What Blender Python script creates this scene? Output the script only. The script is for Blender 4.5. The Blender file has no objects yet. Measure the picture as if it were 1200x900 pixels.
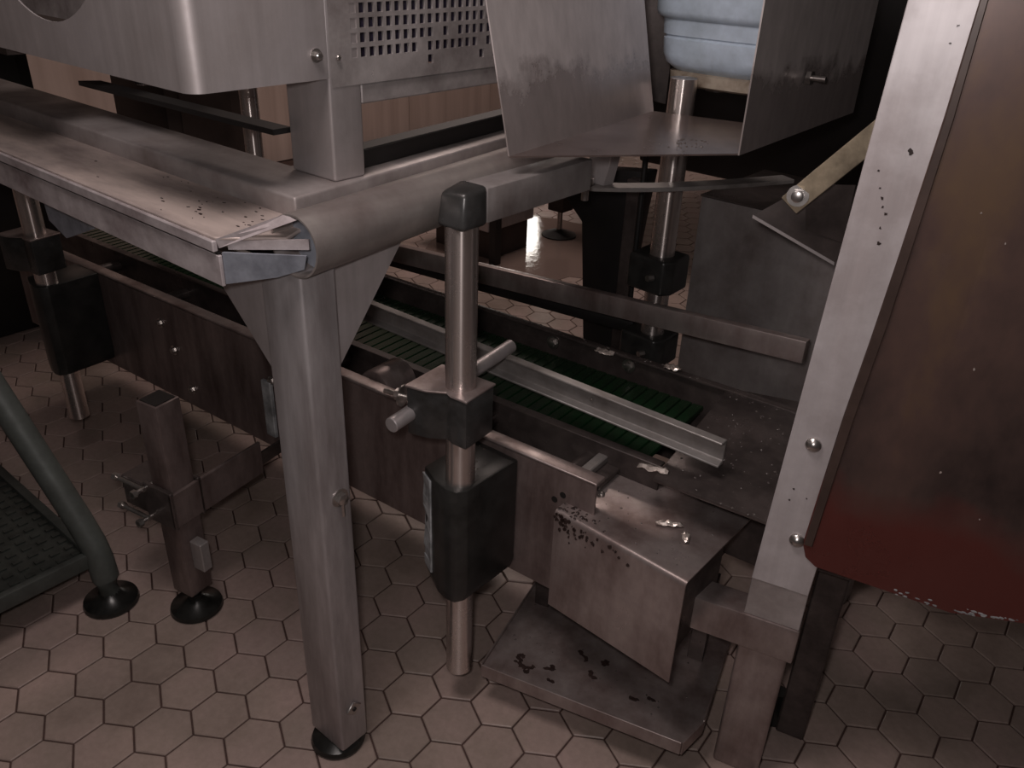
import bpy, bmesh, math, random
from mathutils import Vector, Matrix
random.seed(7)
R_ = math.radians
scn = bpy.context.scene
col = scn.collection

# ------------------------------------------------------------------ camera
cam_data = bpy.data.cameras.new('camera')
cam = bpy.data.objects.new('camera', cam_data)
col.objects.link(cam)
cam_data.sensor_width = 36.0
cam_data.lens = 983.0 / 1200.0 * 36.0
cam_data.clip_start = 0.02
cr = Vector((0.76479254, 0.6433551, 0.03444678))
cu = Vector((-0.33023844, 0.34554276, 0.87837508))
cf = Vector((-0.55320425, 0.68315036, -0.47672911))
CAM = Vector((0.83535712, -0.59694521, 1.3174641))
m = Matrix((cr, cu, -cf)).transposed().to_4x4()
m.translation = CAM
cam.matrix_world = m
scn.camera = cam

# ------------------------------------------------------------------ world, lamps, exposure
w = bpy.data.worlds.new('world')
scn.world = w
w.use_nodes = True
w.node_tree.nodes['Background'].inputs[0].default_value = (0.80, 0.68, 0.64, 1)
w.node_tree.nodes['Background'].inputs[1].default_value = 0.030
scn.view_settings.view_transform = 'Standard'
scn.view_settings.look = 'None'
scn.view_settings.gamma = 1.0
scn.view_settings.use_curve_mapping = False
scn.view_settings.exposure = 0.32

def lamp(name, loc, target, sx, sy, power, color):
    d = bpy.data.lights.new(name, 'AREA')
    d.shape = 'RECTANGLE'
    d.size = sx
    d.size_y = sy
    d.energy = power
    d.color = color
    o = bpy.data.objects.new(name, d)
    col.objects.link(o)
    o.location = loc
    o.rotation_euler = (Vector(target) - Vector(loc)).to_track_quat('-Z', 'Y').to_euler()
    return o

lamp('hall_lamp', (0.14, -0.29, 2.02), (-0.10, 0.15, 0.4), 0.40, 0.40, 6.6, (1.0, 0.88, 0.85))
lamp('flash_lamp', tuple(CAM + cu * 0.05 - cr * 0.03), tuple(CAM + cf * 2), 0.05, 0.05, 3.6, (1.0, 0.92, 0.90))
lamp('ceiling_lamp', (-1.7, 2.5, 2.9), (-1.6, 2.3, 0.0), 1.2, 0.3, 20, (1.0, 0.82, 0.74))

# ------------------------------------------------------------------ materials
def nodes_of(name):
    mt = bpy.data.materials.new(name)
    mt.use_nodes = True
    nt = mt.node_tree
    return mt, nt, nt.nodes['Principled BSDF']

def ramp(nt, src, stops):
    r = nt.nodes.new('ShaderNodeValToRGB')
    els = r.color_ramp.elements
    while len(els) < len(stops):
        els.new(0.5)
    for e, (p, c) in zip(els, stops):
        e.position = p
        e.color = c if len(c) == 4 else (*c, 1)
    nt.links.new(src, r.inputs[0])
    return r.outputs[0]

def coords(nt, scale, kind='Object'):
    tc = nt.nodes.new('ShaderNodeTexCoord')
    mp = nt.nodes.new('ShaderNodeMapping')
    mp.inputs['Scale'].default_value = scale
    nt.links.new(tc.outputs[kind], mp.inputs[0])
    return mp.outputs[0]

def noise(nt, vec, scale, detail=6, rough=0.6):
    n = nt.nodes.new('ShaderNodeTexNoise')
    n.inputs['Scale'].default_value = scale
    n.inputs['Detail'].default_value = detail
    n.inputs['Roughness'].default_value = rough
    nt.links.new(vec, n.inputs['Vector'])
    return n.outputs['Fac']

def mixc(nt, fac, a, b, mode='MIX'):
    x = nt.nodes.new('ShaderNodeMix')
    x.data_type = 'RGBA'
    x.blend_type = mode
    if hasattr(fac, 'node'):
        nt.links.new(fac, x.inputs[0])
    else:
        x.inputs[0].default_value = fac
    for s, v in ((6, a), (7, b)):
        if hasattr(v, 'node'):
            nt.links.new(v, x.inputs[s])
        else:
            x.inputs[s].default_value = (*v, 1) if len(v) == 3 else v
    return x.outputs[2]

def bump(nt, src, strength, dist, bsdf):
    b = nt.nodes.new('ShaderNodeBump')
    b.inputs['Strength'].default_value = strength
    b.inputs['Distance'].default_value = dist
    nt.links.new(src, b.inputs['Height'])
    nt.links.new(b.outputs[0], bsdf.inputs['Normal'])

def steel(name, base, dirt, amt=0.5, rough=(0.32, 0.55), metal=0.85, grain=(1, 1, 1), dscale=7.0, dstretch=(1, 1, 1),
          fine=40.0, bmp=0.12):
    mt, nt, b = nodes_of(name)
    n1 = noise(nt, coords(nt, dstretch), dscale, 8, 0.62)
    f1 = ramp(nt, n1, [(0.5 - 0.28 * amt - 0.04, (1, 1, 1)), (0.62, (0, 0, 0))])
    n2 = noise(nt, coords(nt, grain), fine, 5, 0.6)
    g = ramp(nt, n2, [(0.25, (0.86, 0.86, 0.86)), (0.75, (1.08, 1.08, 1.08))])
    c = mixc(nt, f1, base, dirt)
    c = mixc(nt, 1.0, c, g, 'MULTIPLY')
    nt.links.new(c, b.inputs['Base Color'])
    b.inputs['Metallic'].default_value = metal * 0.62
    r = ramp(nt, n1, [(0.3, (rough[1],) * 3), (0.7, (rough[0],) * 3)])
    nt.links.new(r, b.inputs['Roughness'])
    bump(nt, n2, bmp, 0.002, b)
    return mt

def plain(name, c, rough=0.5, metal=0.0, var=0.25, scale=30.0, emit=0.0):
    mt, nt, b = nodes_of(name)
    n = noise(nt, coords(nt, (1, 1, 1)), scale, 5)
    g = ramp(nt, n, [(0.3, (1 - var,) * 3), (0.7, (1 + var,) * 3)])
    nt.links.new(mixc(nt, 1.0, c, g, 'MULTIPLY'), b.inputs['Base Color'])
    b.inputs['Roughness'].default_value = rough
    b.inputs['Metallic'].default_value = metal
    if emit:
        b.inputs['Emission Color'].default_value = (*c, 1)
        b.inputs['Emission Strength'].default_value = emit
    return mt

M = {}
M['steel'] = steel('brushed_steel', (0.54, 0.50, 0.505), (0.42, 0.38, 0.375), 0.35, grain=(1, 1, 0.06), fine=60)
M['steel_top'] = steel('stained_table_steel', (0.60, 0.50, 0.46), (0.26, 0.21, 0.20), 0.45, (0.42, 0.62), 0.55, (0.08, 1, 1), 6, (0.7, 2.2, 1))
M['steel_lip'] = steel('limescale_steel', (0.66, 0.60, 0.61), (0.20, 0.15, 0.15), 0.70, (0.42, 0.65), 0.5, (1, 1, 0.3), 12, (0.8, 1, 1.2))
M['steel_tube'] = steel('satin_tube_steel', (0.42, 0.38, 0.36), (0.22, 0.18, 0.17), 0.45, (0.34, 0.5), 0.85, (1, 0.06, 1), 5)
M['steel_leg'] = steel('streaked_leg_steel', (0.55, 0.52, 0.53), (0.21, 0.175, 0.17), 0.80, (0.34, 0.5), 0.8, (1, 1, 0.4), 10, (1.5, 1.5, 0.22))
M['steel_spot'] = steel('blotchy_wet_steel', (0.54, 0.50, 0.495), (0.15, 0.12, 0.115), 0.85, (0.25, 0.6), 0.7, (1, 1, 1), 11)
M['steel_chute'] = steel('half_wet_sheet_steel', (0.50, 0.46, 0.455), (0.21, 0.175, 0.165), 0.62, (0.5, 0.28), 0.75, (1, 0.5, 1), 6.5)
def wet_line(name, dry, wet, zline, soft, wob):
    mt, nt, b = nodes_of(name)
    n = noise(nt, coords(nt, (1, 1, 1)), 9, 10, 0.72)
    tc = nt.nodes.new('ShaderNodeTexCoord')
    sp = nt.nodes.new('ShaderNodeSeparateXYZ')
    nt.links.new(tc.outputs['Object'], sp.inputs[0])
    a = nt.nodes.new('ShaderNodeMath'); a.operation = 'MULTIPLY_ADD'
    a.inputs[1].default_value = wob
    nt.links.new(n, a.inputs[0]); nt.links.new(sp.outputs['Z'], a.inputs[2])
    o = nt.nodes.new('ShaderNodeMath'); o.operation = 'SUBTRACT'
    o.inputs[1].default_value = zline + wob * 0.5 - 0.5
    nt.links.new(a.outputs[0], o.inputs[0])
    f = ramp(nt, o.outputs[0], [(0.5 - soft, (1, 1, 1)), (0.5 + soft, (0, 0, 0))])
    n2 = noise(nt, coords(nt, (1, 1, 0.4)), 40, 5)
    g = ramp(nt, n2, [(0.3, (0.85,) * 3), (0.7, (1.08,) * 3)])
    c = mixc(nt, 1.0, mixc(nt, f, dry, wet), g, 'MULTIPLY')
    nt.links.new(c, b.inputs['Base Color'])
    b.inputs['Metallic'].default_value = 0.40
    r = ramp(nt, o.outputs[0], [(0.5 - soft, (0.26,) * 3), (0.5 + soft, (0.55,) * 3)])
    nt.links.new(r, b.inputs['Roughness'])
    bump(nt, n2, 0.06, 0.002, b)
    return mt
M['chute_bed'] = steel('wet_brown_chute_bed', (0.22, 0.17, 0.155), (0.13, 0.095, 0.085), 0.4, (0.16, 0.3), 0.8, dscale=5)
M['chute_wall'] = wet_line('half_wet_chute_wall', (0.62, 0.565, 0.555), (0.39, 0.34, 0.33), 1.128, 0.016, 0.26)
M['steel_bright'] = steel('pale_column_steel', (0.66, 0.62, 0.63), (0.45, 0.40, 0.40), 0.4, (0.45, 0.6), 0.6, (1, 1, 0.05), 7)
M['steel_pole'] = steel('polished_pole_steel', (0.80, 0.73, 0.70), (0.68, 0.61, 0.58), 0.3, (0.25, 0.29), 1.5, (1, 1, 0.05), 9, bmp=0.01)
def brushed_round(mt):
    nt = mt.node_tree
    b = nt.nodes['Principled BSDF']
    tn = nt.nodes.new('ShaderNodeTangent')
    tn.direction_type = 'RADIAL'
    tn.axis = 'Z'
    nt.links.new(tn.outputs[0], b.inputs['Tangent'])
    b.inputs['Anisotropic'].default_value = 0.9
    b.inputs['Anisotropic Rotation'].default_value = 0.25
brushed_round(M['steel_pole'])
M['steel_deck'] = steel('dull_deck_steel', (0.40, 0.36, 0.355), (0.20, 0.165, 0.155), 0.5, (0.40, 0.6), 0.6, (0.08, 1, 1), 7)
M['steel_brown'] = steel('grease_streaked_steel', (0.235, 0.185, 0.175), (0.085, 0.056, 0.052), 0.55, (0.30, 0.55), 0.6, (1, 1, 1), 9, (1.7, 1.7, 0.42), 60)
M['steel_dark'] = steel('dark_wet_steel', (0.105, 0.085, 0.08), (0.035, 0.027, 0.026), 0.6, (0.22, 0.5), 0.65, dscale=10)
M['steel_hood'] = steel('brown_streaked_sheet', (0.43, 0.365, 0.35), (0.20, 0.145, 0.135), 0.42, (0.26, 0.45), 1.0, (1, 1, 1), 8, (1.3, 1.3, 0.5))
M['steel_grey'] = steel('dull_sheet_steel', (0.38, 0.35, 0.345), (0.18, 0.15, 0.143), 0.5, (0.42, 0.6), 0.6, (1, 1, 0.2), 6)
M['steel_rail'] = steel('rail_steel', (0.36, 0.34, 0.33), (0.17, 0.15, 0.14), 0.5, (0.35, 0.55), 0.7, (0.06, 1, 1), 8)
M['blue_steel'] = steel('bluish_scraped_steel', (0.42, 0.45, 0.52), (0.16, 0.17, 0.20), 0.7, (0.35, 0.55), 0.6, dscale=18)
M['block_black'] = plain('black_plastic', (0.022, 0.022, 0.021), 0.34, 0, 0.5, 22)
M['clamp_dark'] = steel('dark_oiled_clamp', (0.085, 0.085, 0.085), (0.03, 0.028, 0.026), 0.5, (0.22, 0.4), 0.7, dscale=14)
M['scraped'] = plain('scraped_grey_plastic', (0.30, 0.31, 0.32), 0.6, 0.1, 0.6, 25)
M['rubber'] = plain('black_rubber', (0.012, 0.012, 0.011), 0.28, 0, 0.5, 40)
M['soot'] = plain('black_machine_paint', (0.010, 0.009, 0.009), 0.5, 0, 0.4, 9)  # black paint; also colours the shadow strip below the upper table lip
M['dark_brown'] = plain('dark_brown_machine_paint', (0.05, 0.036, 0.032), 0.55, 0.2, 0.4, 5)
M['bolt'] = plain('zinc_bolt', (0.52, 0.49, 0.47), 0.28, 0.95, 0.2, 60)
M['green'] = steel('green_belt_plastic', (0.008, 0.035, 0.013), (0.012, 0.011, 0.009), 0.9, (0.14, 0.35), 0.0, dscale=18, dstretch=(1, 0.3, 1))
M['motor'] = steel('pale_blue_motor_paint', (0.56, 0.66, 0.78), (0.42, 0.50, 0.58), 0.3, (0.3, 0.45), 0.0, dscale=9)
M['rust'] = steel('rusty_flaking_ring', (0.42, 0.36, 0.29), (0.10, 0.055, 0.025), 0.8, (0.5, 0.8), 0.1, dscale=26)
M['stool'] = steel('grey_green_enamel', (0.085, 0.095, 0.088), (0.04, 0.042, 0.038), 0.5, (0.45, 0.65), 0.2, dscale=8)
M['mesh'] = steel('dark_tread_plate', (0.045, 0.050, 0.045), (0.014, 0.015, 0.013), 0.6, (0.35, 0.6), 0.3, dscale=30)
M['brass'] = plain('yellow_brown_brace_steel', (0.44, 0.37, 0.27), 0.45, 0.5, 0.45, 24)
M['foil'] = plain('crumpled_pale_foil', (0.66, 0.58, 0.53), 0.22, 0.5, 0.3, 50)
M['residue'] = plain('dark_residue', (0.03, 0.018, 0.016), 0.35, 0, 0.4, 60)
M['glass_glow'] = plain('lit_window_glass', (1.0, 0.93, 0.85), 0.3, 0, 0.02, 4, 9.0)  # emission for the window added to put glare on the puddle
M['frame_paint'] = plain('grey_window_frame', (0.35, 0.33, 0.32), 0.5)

# wall panels: pale pinkish beige boards with vertical stains
def wall_mat():
    mt, nt, b = nodes_of('beige_panel')
    n = noise(nt, coords(nt, (5, 5, 0.25)), 1.2, 6)
    c = ramp(nt, n, [(0.32, (0.46, 0.35, 0.305)), (0.60, (0.66, 0.53, 0.475))])
    nt.links.new(c, b.inputs['Base Color'])
    b.inputs['Roughness'].default_value = 0.5
    return mt
M['panel'] = wall_mat()

def tile_mat():
    mt, nt, b = nodes_of('hex_tile')
    oi = nt.nodes.new('ShaderNodeObjectInfo')
    geo = nt.nodes.new('ShaderNodeNewGeometry')
    mp = nt.nodes.new('ShaderNodeMapping')
    nt.links.new(geo.outputs['Position'], mp.inputs[0])
    n = noise(nt, mp.outputs[0], 3.2, 8, 0.6)
    n2 = noise(nt, mp.outputs[0], 70, 4, 0.7)
    c = ramp(nt, n, [(0.28, (0.24, 0.185, 0.157)), (0.45, (0.345, 0.272, 0.235)), (0.58, (0.40, 0.30, 0.27)), (0.75, (0.44, 0.355, 0.315))])
    v = ramp(nt, oi.outputs['Random'], [(0, (0.88, 0.88, 0.88)), (0.5, (0.97, 0.95, 0.95)), (1, (1.05, 1.03, 1.03))])
    c = mixc(nt, 1.0, c, v, 'MULTIPLY')
    g = ramp(nt, n2, [(0.3, (0.88,) * 3), (0.7, (1.08,) * 3)])
    c = mixc(nt, 1.0, c, g, 'MULTIPLY')
    nt.links.new(c, b.inputs['Base Color'])
    r = ramp(nt, n, [(0.35, (0.34,) * 3), (0.65, (0.58,) * 3)])
    nt.links.new(r, b.inputs['Roughness'])
    bump(nt, n2, 0.08, 0.001, b)
    return mt
M['tile'] = tile_mat()
M['grout'] = plain('brown_grout', (0.075, 0.042, 0.035), 0.7, 0, 0.3, 25)

def red_panel():
    mt, nt, b = nodes_of('red_brown_smeared_sheet')
    v = coords(nt, (1, 1, 1))
    n = noise(nt, coords(nt, (1, 1, 0.55)), 4.2, 8, 0.62)
    c = ramp(nt, n, [(0.34, (0.030, 0.022, 0.021)), (0.46, (0.085, 0.056, 0.050)), (0.55, (0.13, 0.080, 0.068)), (0.68, (0.20, 0.125, 0.075))])
    # a red smear low on the sheet, with its own outline
    n3 = noise(nt, v, 5.0, 4)
    tc = nt.nodes.new('ShaderNodeTexCoord')
    sp = nt.nodes.new('ShaderNodeSeparateXYZ')
    nt.links.new(tc.outputs['Object'], sp.inputs[0])
    a = nt.nodes.new('ShaderNodeMath'); a.operation = 'MULTIPLY_ADD'
    a.inputs[1].default_value = -0.22
    nt.links.new(n3, a.inputs[0]); nt.links.new(sp.outputs['Z'], a.inputs[2])
    f = ramp(nt, a.outputs[0], [(0.49, (1, 1, 1)), (0.56, (0, 0, 0))])
    c = mixc(nt, f, c, (0.135, 0.036, 0.030))
    nt.links.new(c, b.inputs['Base Color'])
    al = ramp(nt, n, [(0.35, (0.92,) * 3), (0.65, (0.72,) * 3)])
    nt.links.new(al, b.inputs['Alpha'])
    b.inputs['Metallic'].default_value = 0.25
    b.inputs['Roughness'].default_value = 0.34
    return mt
M['red'] = red_panel()
def water_mat():
    mt, nt, b = nodes_of('water_film')
    b.inputs['Base Color'].default_value = (0.22, 0.16, 0.14, 1)
    b.inputs['Roughness'].default_value = 0.06
    n = noise(nt, coords(nt, (1, 1, 1)), 30, 4)
    bump(nt, n, 0.25, 0.002, b)
    return mt
M['water'] = water_mat()

# ------------------------------------------------------------------ mesh helpers
class G:
    def __init__(self):
        self.v = []
        self.f = []
    def add(self, vs, fs):
        o = len(self.v)
        self.v += [tuple(p) for p in vs]
        self.f += [tuple(i + o for i in q) for q in fs]
        return self
    def box(self, x0, x1, y0, y1, z0, z1):
        vs = [(x, y, z) for z in (z0, z1) for y in (y0, y1) for x in (x0, x1)]
        return self.add(vs, [(0, 2, 3, 1), (4, 5, 7, 6), (0, 1, 5, 4), (2, 6, 7, 3), (0, 4, 6, 2), (1, 3, 7, 5)])
    def hexa(self, b, t):
        """eight free corners: four below, four above, both counter-clockwise"""
        return self.add(list(b) + list(t), [(3, 2, 1, 0), (4, 5, 6, 7)] + [(i, (i + 1) % 4, 4 + (i + 1) % 4, 4 + i) for i in range(4)])
    def prism(self, poly, a, b, axis='z'):
        """polygon extruded from a to b; axis z: poly=(x,y), y: (x,z), x: (y,z)"""
        n = len(poly)
        def pt(p, h):
            return {'z': (p[0], p[1], h), 'y': (p[0], h, p[1]), 'x': (h, p[0], p[1])}[axis]
        vs = [pt(p, a) for p in poly] + [pt(p, b) for p in poly]
        fs = [tuple(range(n))[::-1], tuple(range(n, 2 * n))] + [(i, (i + 1) % n, n + (i + 1) % n, n + i) for i in range(n)]
        return self.add(vs, fs)
    def plate(self, pts, off):
        """any flat polygon in space given thickness by the offset vector"""
        n = len(pts)
        vs = [Vector(p) for p in pts] + [Vector(p) + Vector(off) for p in pts]
        return self.add(vs, [tuple(range(n))[::-1], tuple(range(n, 2 * n))] + [(i, (i + 1) % n, n + (i + 1) % n, n + i) for i in range(n)])
    def cyl(self, p0, p1, r, n=24, r1=None):
        p0, p1 = Vector(p0), Vector(p1)
        q = (p1 - p0).to_track_quat('Z', 'Y')
        r1 = r if r1 is None else r1
        vs = []
        for p, rr in ((p0, r), (p1, r1)):
            for i in range(n):
                a = 2 * math.pi * i / n
                vs.append(p + q @ Vector((rr * math.cos(a), rr * math.sin(a), 0)))
        return self.add(vs, [tuple(range(n))[::-1], tuple(range(n, 2 * n))] + [(i, (i + 1) % n, n + (i + 1) % n, n + i) for i in range(n)])
    def pipe(self, p0, p1, r, ri, n=40):
        p0, p1 = Vector(p0), Vector(p1)
        q = (p1 - p0).to_track_quat('Z', 'Y')
        vs = []
        for p, rr in ((p0, r), (p1, r), (p1, ri), (p0, ri)):
            for i in range(n):
                a = 2 * math.pi * i / n
                vs.append(p + q @ Vector((rr * math.cos(a), rr * math.sin(a), 0)))
        fs = []
        for k in range(4):
            for i in range(n):
                j = (i + 1) % n
                fs.append((k * n + i, k * n + j, ((k + 1) % 4) * n + j, ((k + 1) % 4) * n + i))
        return self.add(vs, fs)
    def lathe(self, c, prof, n=32):
        """prof: (radius, z) from bottom to top, about the vertical through c"""
        vs = []
        for r, z in prof:
            for i in range(n):
                a = 2 * math.pi * i / n
                vs.append((c[0] + r * math.cos(a), c[1] + r * math.sin(a), c[2] + z))
        k = len(prof)
        fs = [tuple(range(n))[::-1], tuple(range((k - 1) * n, k * n))]
        for s in range(k - 1):
            for i in range(n):
                j = (i + 1) % n
                fs.append((s * n + i, s * n + j, (s + 1) * n + j, (s + 1) * n + i))
        return self.add(vs, fs)
    def ribbon(self, path, t, z0, z1):
        """sheet following a plan path (x,y), thickness t, from z0 to z1"""
        off = []
        for i, p in enumerate(path):
            a = Vector(path[max(i - 1, 0)]); b = Vector(path[min(i + 1, len(path) - 1)])
            d = (b - a).normalized()
            off.append((p[0] - d.y * t, p[1] + d.x * t))
        return self.prism(list(path) + off[::-1], z0, z1)
    def sweep(self, pts, r, n=14):
        pts = [Vector(p) for p in pts]
        vs = []
        for i, p in enumerate(pts):
            d = (pts[min(i + 1, len(pts) - 1)] - pts[max(i - 1, 0)]).normalized()
            q = d.to_track_quat('Z', 'Y')
            for k in range(n):
                a = 2 * math.pi * k / n
                vs.append(p + q @ Vector((r * math.cos(a), r * math.sin(a), 0)))
        fs = [tuple(range(n))[::-1], tuple(range((len(pts) - 1) * n, len(pts) * n))]
        for s in range(len(pts) - 1):
            for i in range(n):
                j = (i + 1) % n
                fs.append((s * n + i, s * n + j, (s + 1) * n + j, (s + 1) * n + i))
        return self.add(vs, fs)
    def bolt(self, p, d, r=0.008, h=0.006, washer=True):
        """hex head on the face through p with outward direction d"""
        p, d = Vector(p), Vector(d).normalized()
        if washer:
            self.cyl(p, p + d * 0.0018, r * 1.5, 20)
        self.cyl(p + d * 0.0018, p + d * h, r, 6)
        self.cyl(p + d * h, p + d * (h + 0.0012), r * 0.85, 12, r * 0.6)
        return self
    def build(self, name, mat, parent=None, bev=0.0, seg=2, smooth=35):
        me = bpy.data.meshes.new(name)
        me.from_pydata(self.v, [], self.f)
        bm = bmesh.new()
        bm.from_mesh(me)
        bmesh.ops.recalc_face_normals(bm, faces=bm.faces)
        if bev:
            es = [e for e in bm.edges if len(e.link_faces) == 2 and e.calc_face_angle(0) > R_(28)]
            bmesh.ops.bevel(bm, geom=es, offset=bev, segments=seg, affect='EDGES', profile=0.5, clamp_overlap=True)
        bm.to_mesh(me)
        bm.free()
        for p in me.polygons:
            p.use_smooth = True
        me.set_sharp_from_angle(angle=R_(smooth))
        me.materials.append(M[mat] if isinstance(mat, str) else mat)
        o = bpy.data.objects.new(name, me)
        col.objects.link(o)
        o.parent = parent
        return o

def tag(o, label, cat, group=None):
    o['label'] = label
    o['category'] = cat
    if group:
        o['group'] = group
    return o

def thing(name, label, cat, loc=(0, 0, 0), yaw=0.0, group=None):
    o = bpy.data.objects.new(name, None)
    o.empty_display_size = 0.05
    col.objects.link(o)
    o.location = loc
    o.rotation_euler = (0, 0, R_(yaw))
    return tag(o, label, cat, group)

def structure(o):
    o['kind'] = 'structure'
    return o

# ------------------------------------------------------------------ the setting
floor = structure(G().box(-3.6, 3.2, -2.4, 6.2, -0.06, -0.004).build('floor', 'grout'))
wall_left = structure(G().box(-3.72, -3.62, -2.4, 6.2, -0.06, 2.6).build('wall_left', 'grout'))
wall_back = structure(G().box(-3.72, 3.2, 6.22, 6.32, -0.06, 2.6).build('wall_back', 'grout'))
pw = 0.86
me_panel = None
y = -2.4
while y < 6.1:
    if me_panel is None:
        o = G().box(0, 0.018, 0.003, pw - 0.003, 0, 2.55).build('panel', 'panel', wall_left, 0.002, 1)
        me_panel = o.data
    else:
        o = bpy.data.objects.new('panel', me_panel)
        col.objects.link(o)
        o.parent = wall_left
    o.location = (-3.62, y, 0)
    y += pw
x = -3.6
while x < 3.0:
    o = bpy.data.objects.new('panel', me_panel)
    col.objects.link(o)
    o.parent = wall_back
    o.location = (x, 6.22, 0)
    o.rotation_euler = (0, 0, R_(-90))
    x += pw
glare_win = structure(G().box(-3.62, -3.585, 4.66, 5.16, 0.88, 1.26).build('window_1', 'frame_paint', None, 0.004, 1))  # lit window out of view, added to make the glare on the puddle
G().box(-3.59, -3.58, 4.69, 4.90, 0.91, 1.23).build('pane', 'glass_glow', glare_win)
G().box(-3.59, -3.58, 4.92, 5.13, 0.91, 1.23).build('pane', 'glass_glow', glare_win)

# ------------------------------------------------------------------ work table with corner leg
T = thing('work_table', 'stainless work table with rounded gutter edge and square corner leg', 'table')
G().prism([(-1.5, -0.066), (-0.075, -0.066), (-0.012, -0.004), (-0.04, 0.055), (-1.5, 0.055)], 0.967, 0.972).build('top_sheet', 'steel_top', T, 0.0015, 1)
G().box(-1.5, -0.074, -0.0700, -0.0625, 0.9525, 0.9675).build('upper_lip', 'steel_lip', T, 0.0015, 1)
G().box(-1.5, -0.0725, -0.0655, -0.0605, 0.9490, 0.9525).build('dark_seam', 'soot', T)  # shadow line under the overhanging upper lip, modelled as a black strip
G().box(-1.5, -0.069, -0.0665, -0.0615, 0.908, 0.9490).build('lower_lip', 'steel_lip', T, 0.001, 1)
G().prism([(-1.5, 0.05), (-0.065, 0.05), (-0.128, 0.65), (-0.27, 0.65), (-0.205, 0.15), (-1.5, 0.15)], 0.966, 1.0).build('raised_deck', 'steel_deck', T, 0.004, 3)
G().prism([(-0.115, 0.193), (-0.165, 0.65), (-0.20, 0.65), (-0.15, 0.193)], 1.0, 1.028).build('black_strip', 'soot', T, 0.002, 1)
ax = Vector((-0.105, 1, 0)).normalized()
t0 = Vector((0.0, -0.004, 0.963))
G().pipe(t0, t0 + ax * 0.62, 0.041, 0.0385, 48).build('edge_tube', 'steel_tube', T)
G().cyl(t0 + ax * 0.035, t0 + ax * 0.037, 0.0384, 40).build('tube_plug', 'blue_steel', T)
G().plate([(-0.070, -0.061, 0.910), (-0.020, -0.018, 0.921), (0.020, -0.006, 0.939), (0.024, -0.004, 0.957), (-0.070, -0.061, 0.952)], (-0.002, 0.003, 0)).build('corner_plate', 'blue_steel', T)
G().plate([(-0.0735, -0.065, 0.9695), (-0.012, -0.004, 1.002), (0.010, -0.004, 0.999), (-0.0735, -0.062, 0.957)], (-0.002, 0.004, -0.001)).build('corner_flap', 'steel_lip', T)
G().plate([(-0.066, -0.054, 0.955), (0.020, 0.004, 0.962), (0.020, 0.004, 0.975), (-0.066, -0.054, 0.966)], (-0.002, 0.003, 0)).build('inner_band', 'steel_lip', T)
leg = G().box(-0.088, 0, 0, 0.058, 0.024, 0.925).build('leg', 'steel_leg', T, 0.005, 3)
G().lathe((-0.046, 0.026, 0), [(0.047, 0), (0.049, 0.006), (0.046, 0.014), (0.03, 0.022), (0.02, 0.03)], 36).build('rubber_foot', 'rubber', leg)
G().plate([(-0.246, 0.004, 0.907), (-0.087, 0.004, 0.907), (-0.087, 0.004, 0.758)], (0, 0.004, 0)).build('gusset', 'steel', T)
G().plate([(-0.028, 0.058, 0.93), (-0.028, 0.215, 0.93), (-0.028, 0.058, 0.735)], (-0.004, 0, 0)).build('gusset', 'steel', T)
G().plate([(-0.665, -0.03, 0.91), (-0.655, -0.03, 0.853), (-0.60, -0.03, 0.834), (-0.49, -0.03, 0.876), (-0.49, -0.03, 0.91)], (0, 0.004, 0)).build('bracket_plate', 'blue_steel', T)
kb = G()
kb.bolt((0, 0.036, 0.561), (1, 0, 0), 0.010, 0.010)
kb.cyl((0.006, 0.036, 0.556), (0.006, 0.036, 0.530), 0.003, 10)
kb.build('leg_bolt', 'bolt', T)
G().plate([(0.0, 0.012, 0.114), (0, 0.029, 0.130), (0, 0.046, 0.114), (0, 0.029, 0.098)], (0.004, 0, 0)).build('leg_nut_plate', 'bolt', T, 0.0015, 1)
G().cyl((0.004, 0.029, 0.114), (0.0055, 0.029, 0.114), 0.004, 12).build('leg_nut_hole', 'soot', T)
pil = G().box(-0.182, -0.087, 0.136, 0.192, 1.0, 1.5).build('pillar', 'steel', T, 0.004, 3)

# ------------------------------------------------------------------ guard cover with round opening
GC = thing('guard_cover', 'folded stainless machine cover with a round opening above the table', 'machine guard', (0, 0, 1.137))
def holed_panel(x0, x1, z0, z1, cx, cz, r, y0, y1, n=64):
    angs = [2 * math.pi * i / n for i in range(n)]
    for (cx_, cz_) in ((x0, z0), (x1, z0), (x1, z1), (x0, z1)):
        angs.append(math.atan2(cz_ - cz, cx_ - cx) % (2 * math.pi))
    angs = sorted(set(round(a, 6) for a in angs))
    inner, outer = [], []
    for a in angs:
        c, s = math.cos(a), math.sin(a)
        tx = ((x1 - cx) / c) if c > 1e-9 else ((x0 - cx) / c if c < -1e-9 else 1e9)
        tz = ((z1 - cz) / s) if s > 1e-9 else ((z0 - cz) / s if s < -1e-9 else 1e9)
        t = min(tx, tz)
        outer.append((cx + c * t, cz + s * t))
        inner.append((cx + c * r, cz + s * r))
    g = G()
    k = len(angs)
    vs = [(p[0], yy, p[1]) for yy in (y0, y1) for p in outer + inner]
    fs = []
    for i in range(k):
        j = (i + 1) % k
        fs.append((i, j, k + j, k + i))
        fs.append((2 * k + i, 2 * k + j, 3 * k + j, 3 * k + i))
        fs.append((k + i, k + j, 3 * k + j, 3 * k + i))
        fs.append((i, j, 2 * k + j, 2 * k + i))
    return g.add(vs, fs)
holed_panel(-1.1, -0.106, 0.0, 0.50, -0.412, 0.251, 0.20, -0.063, -0.0605).build('front_panel', 'steel', GC)
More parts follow.
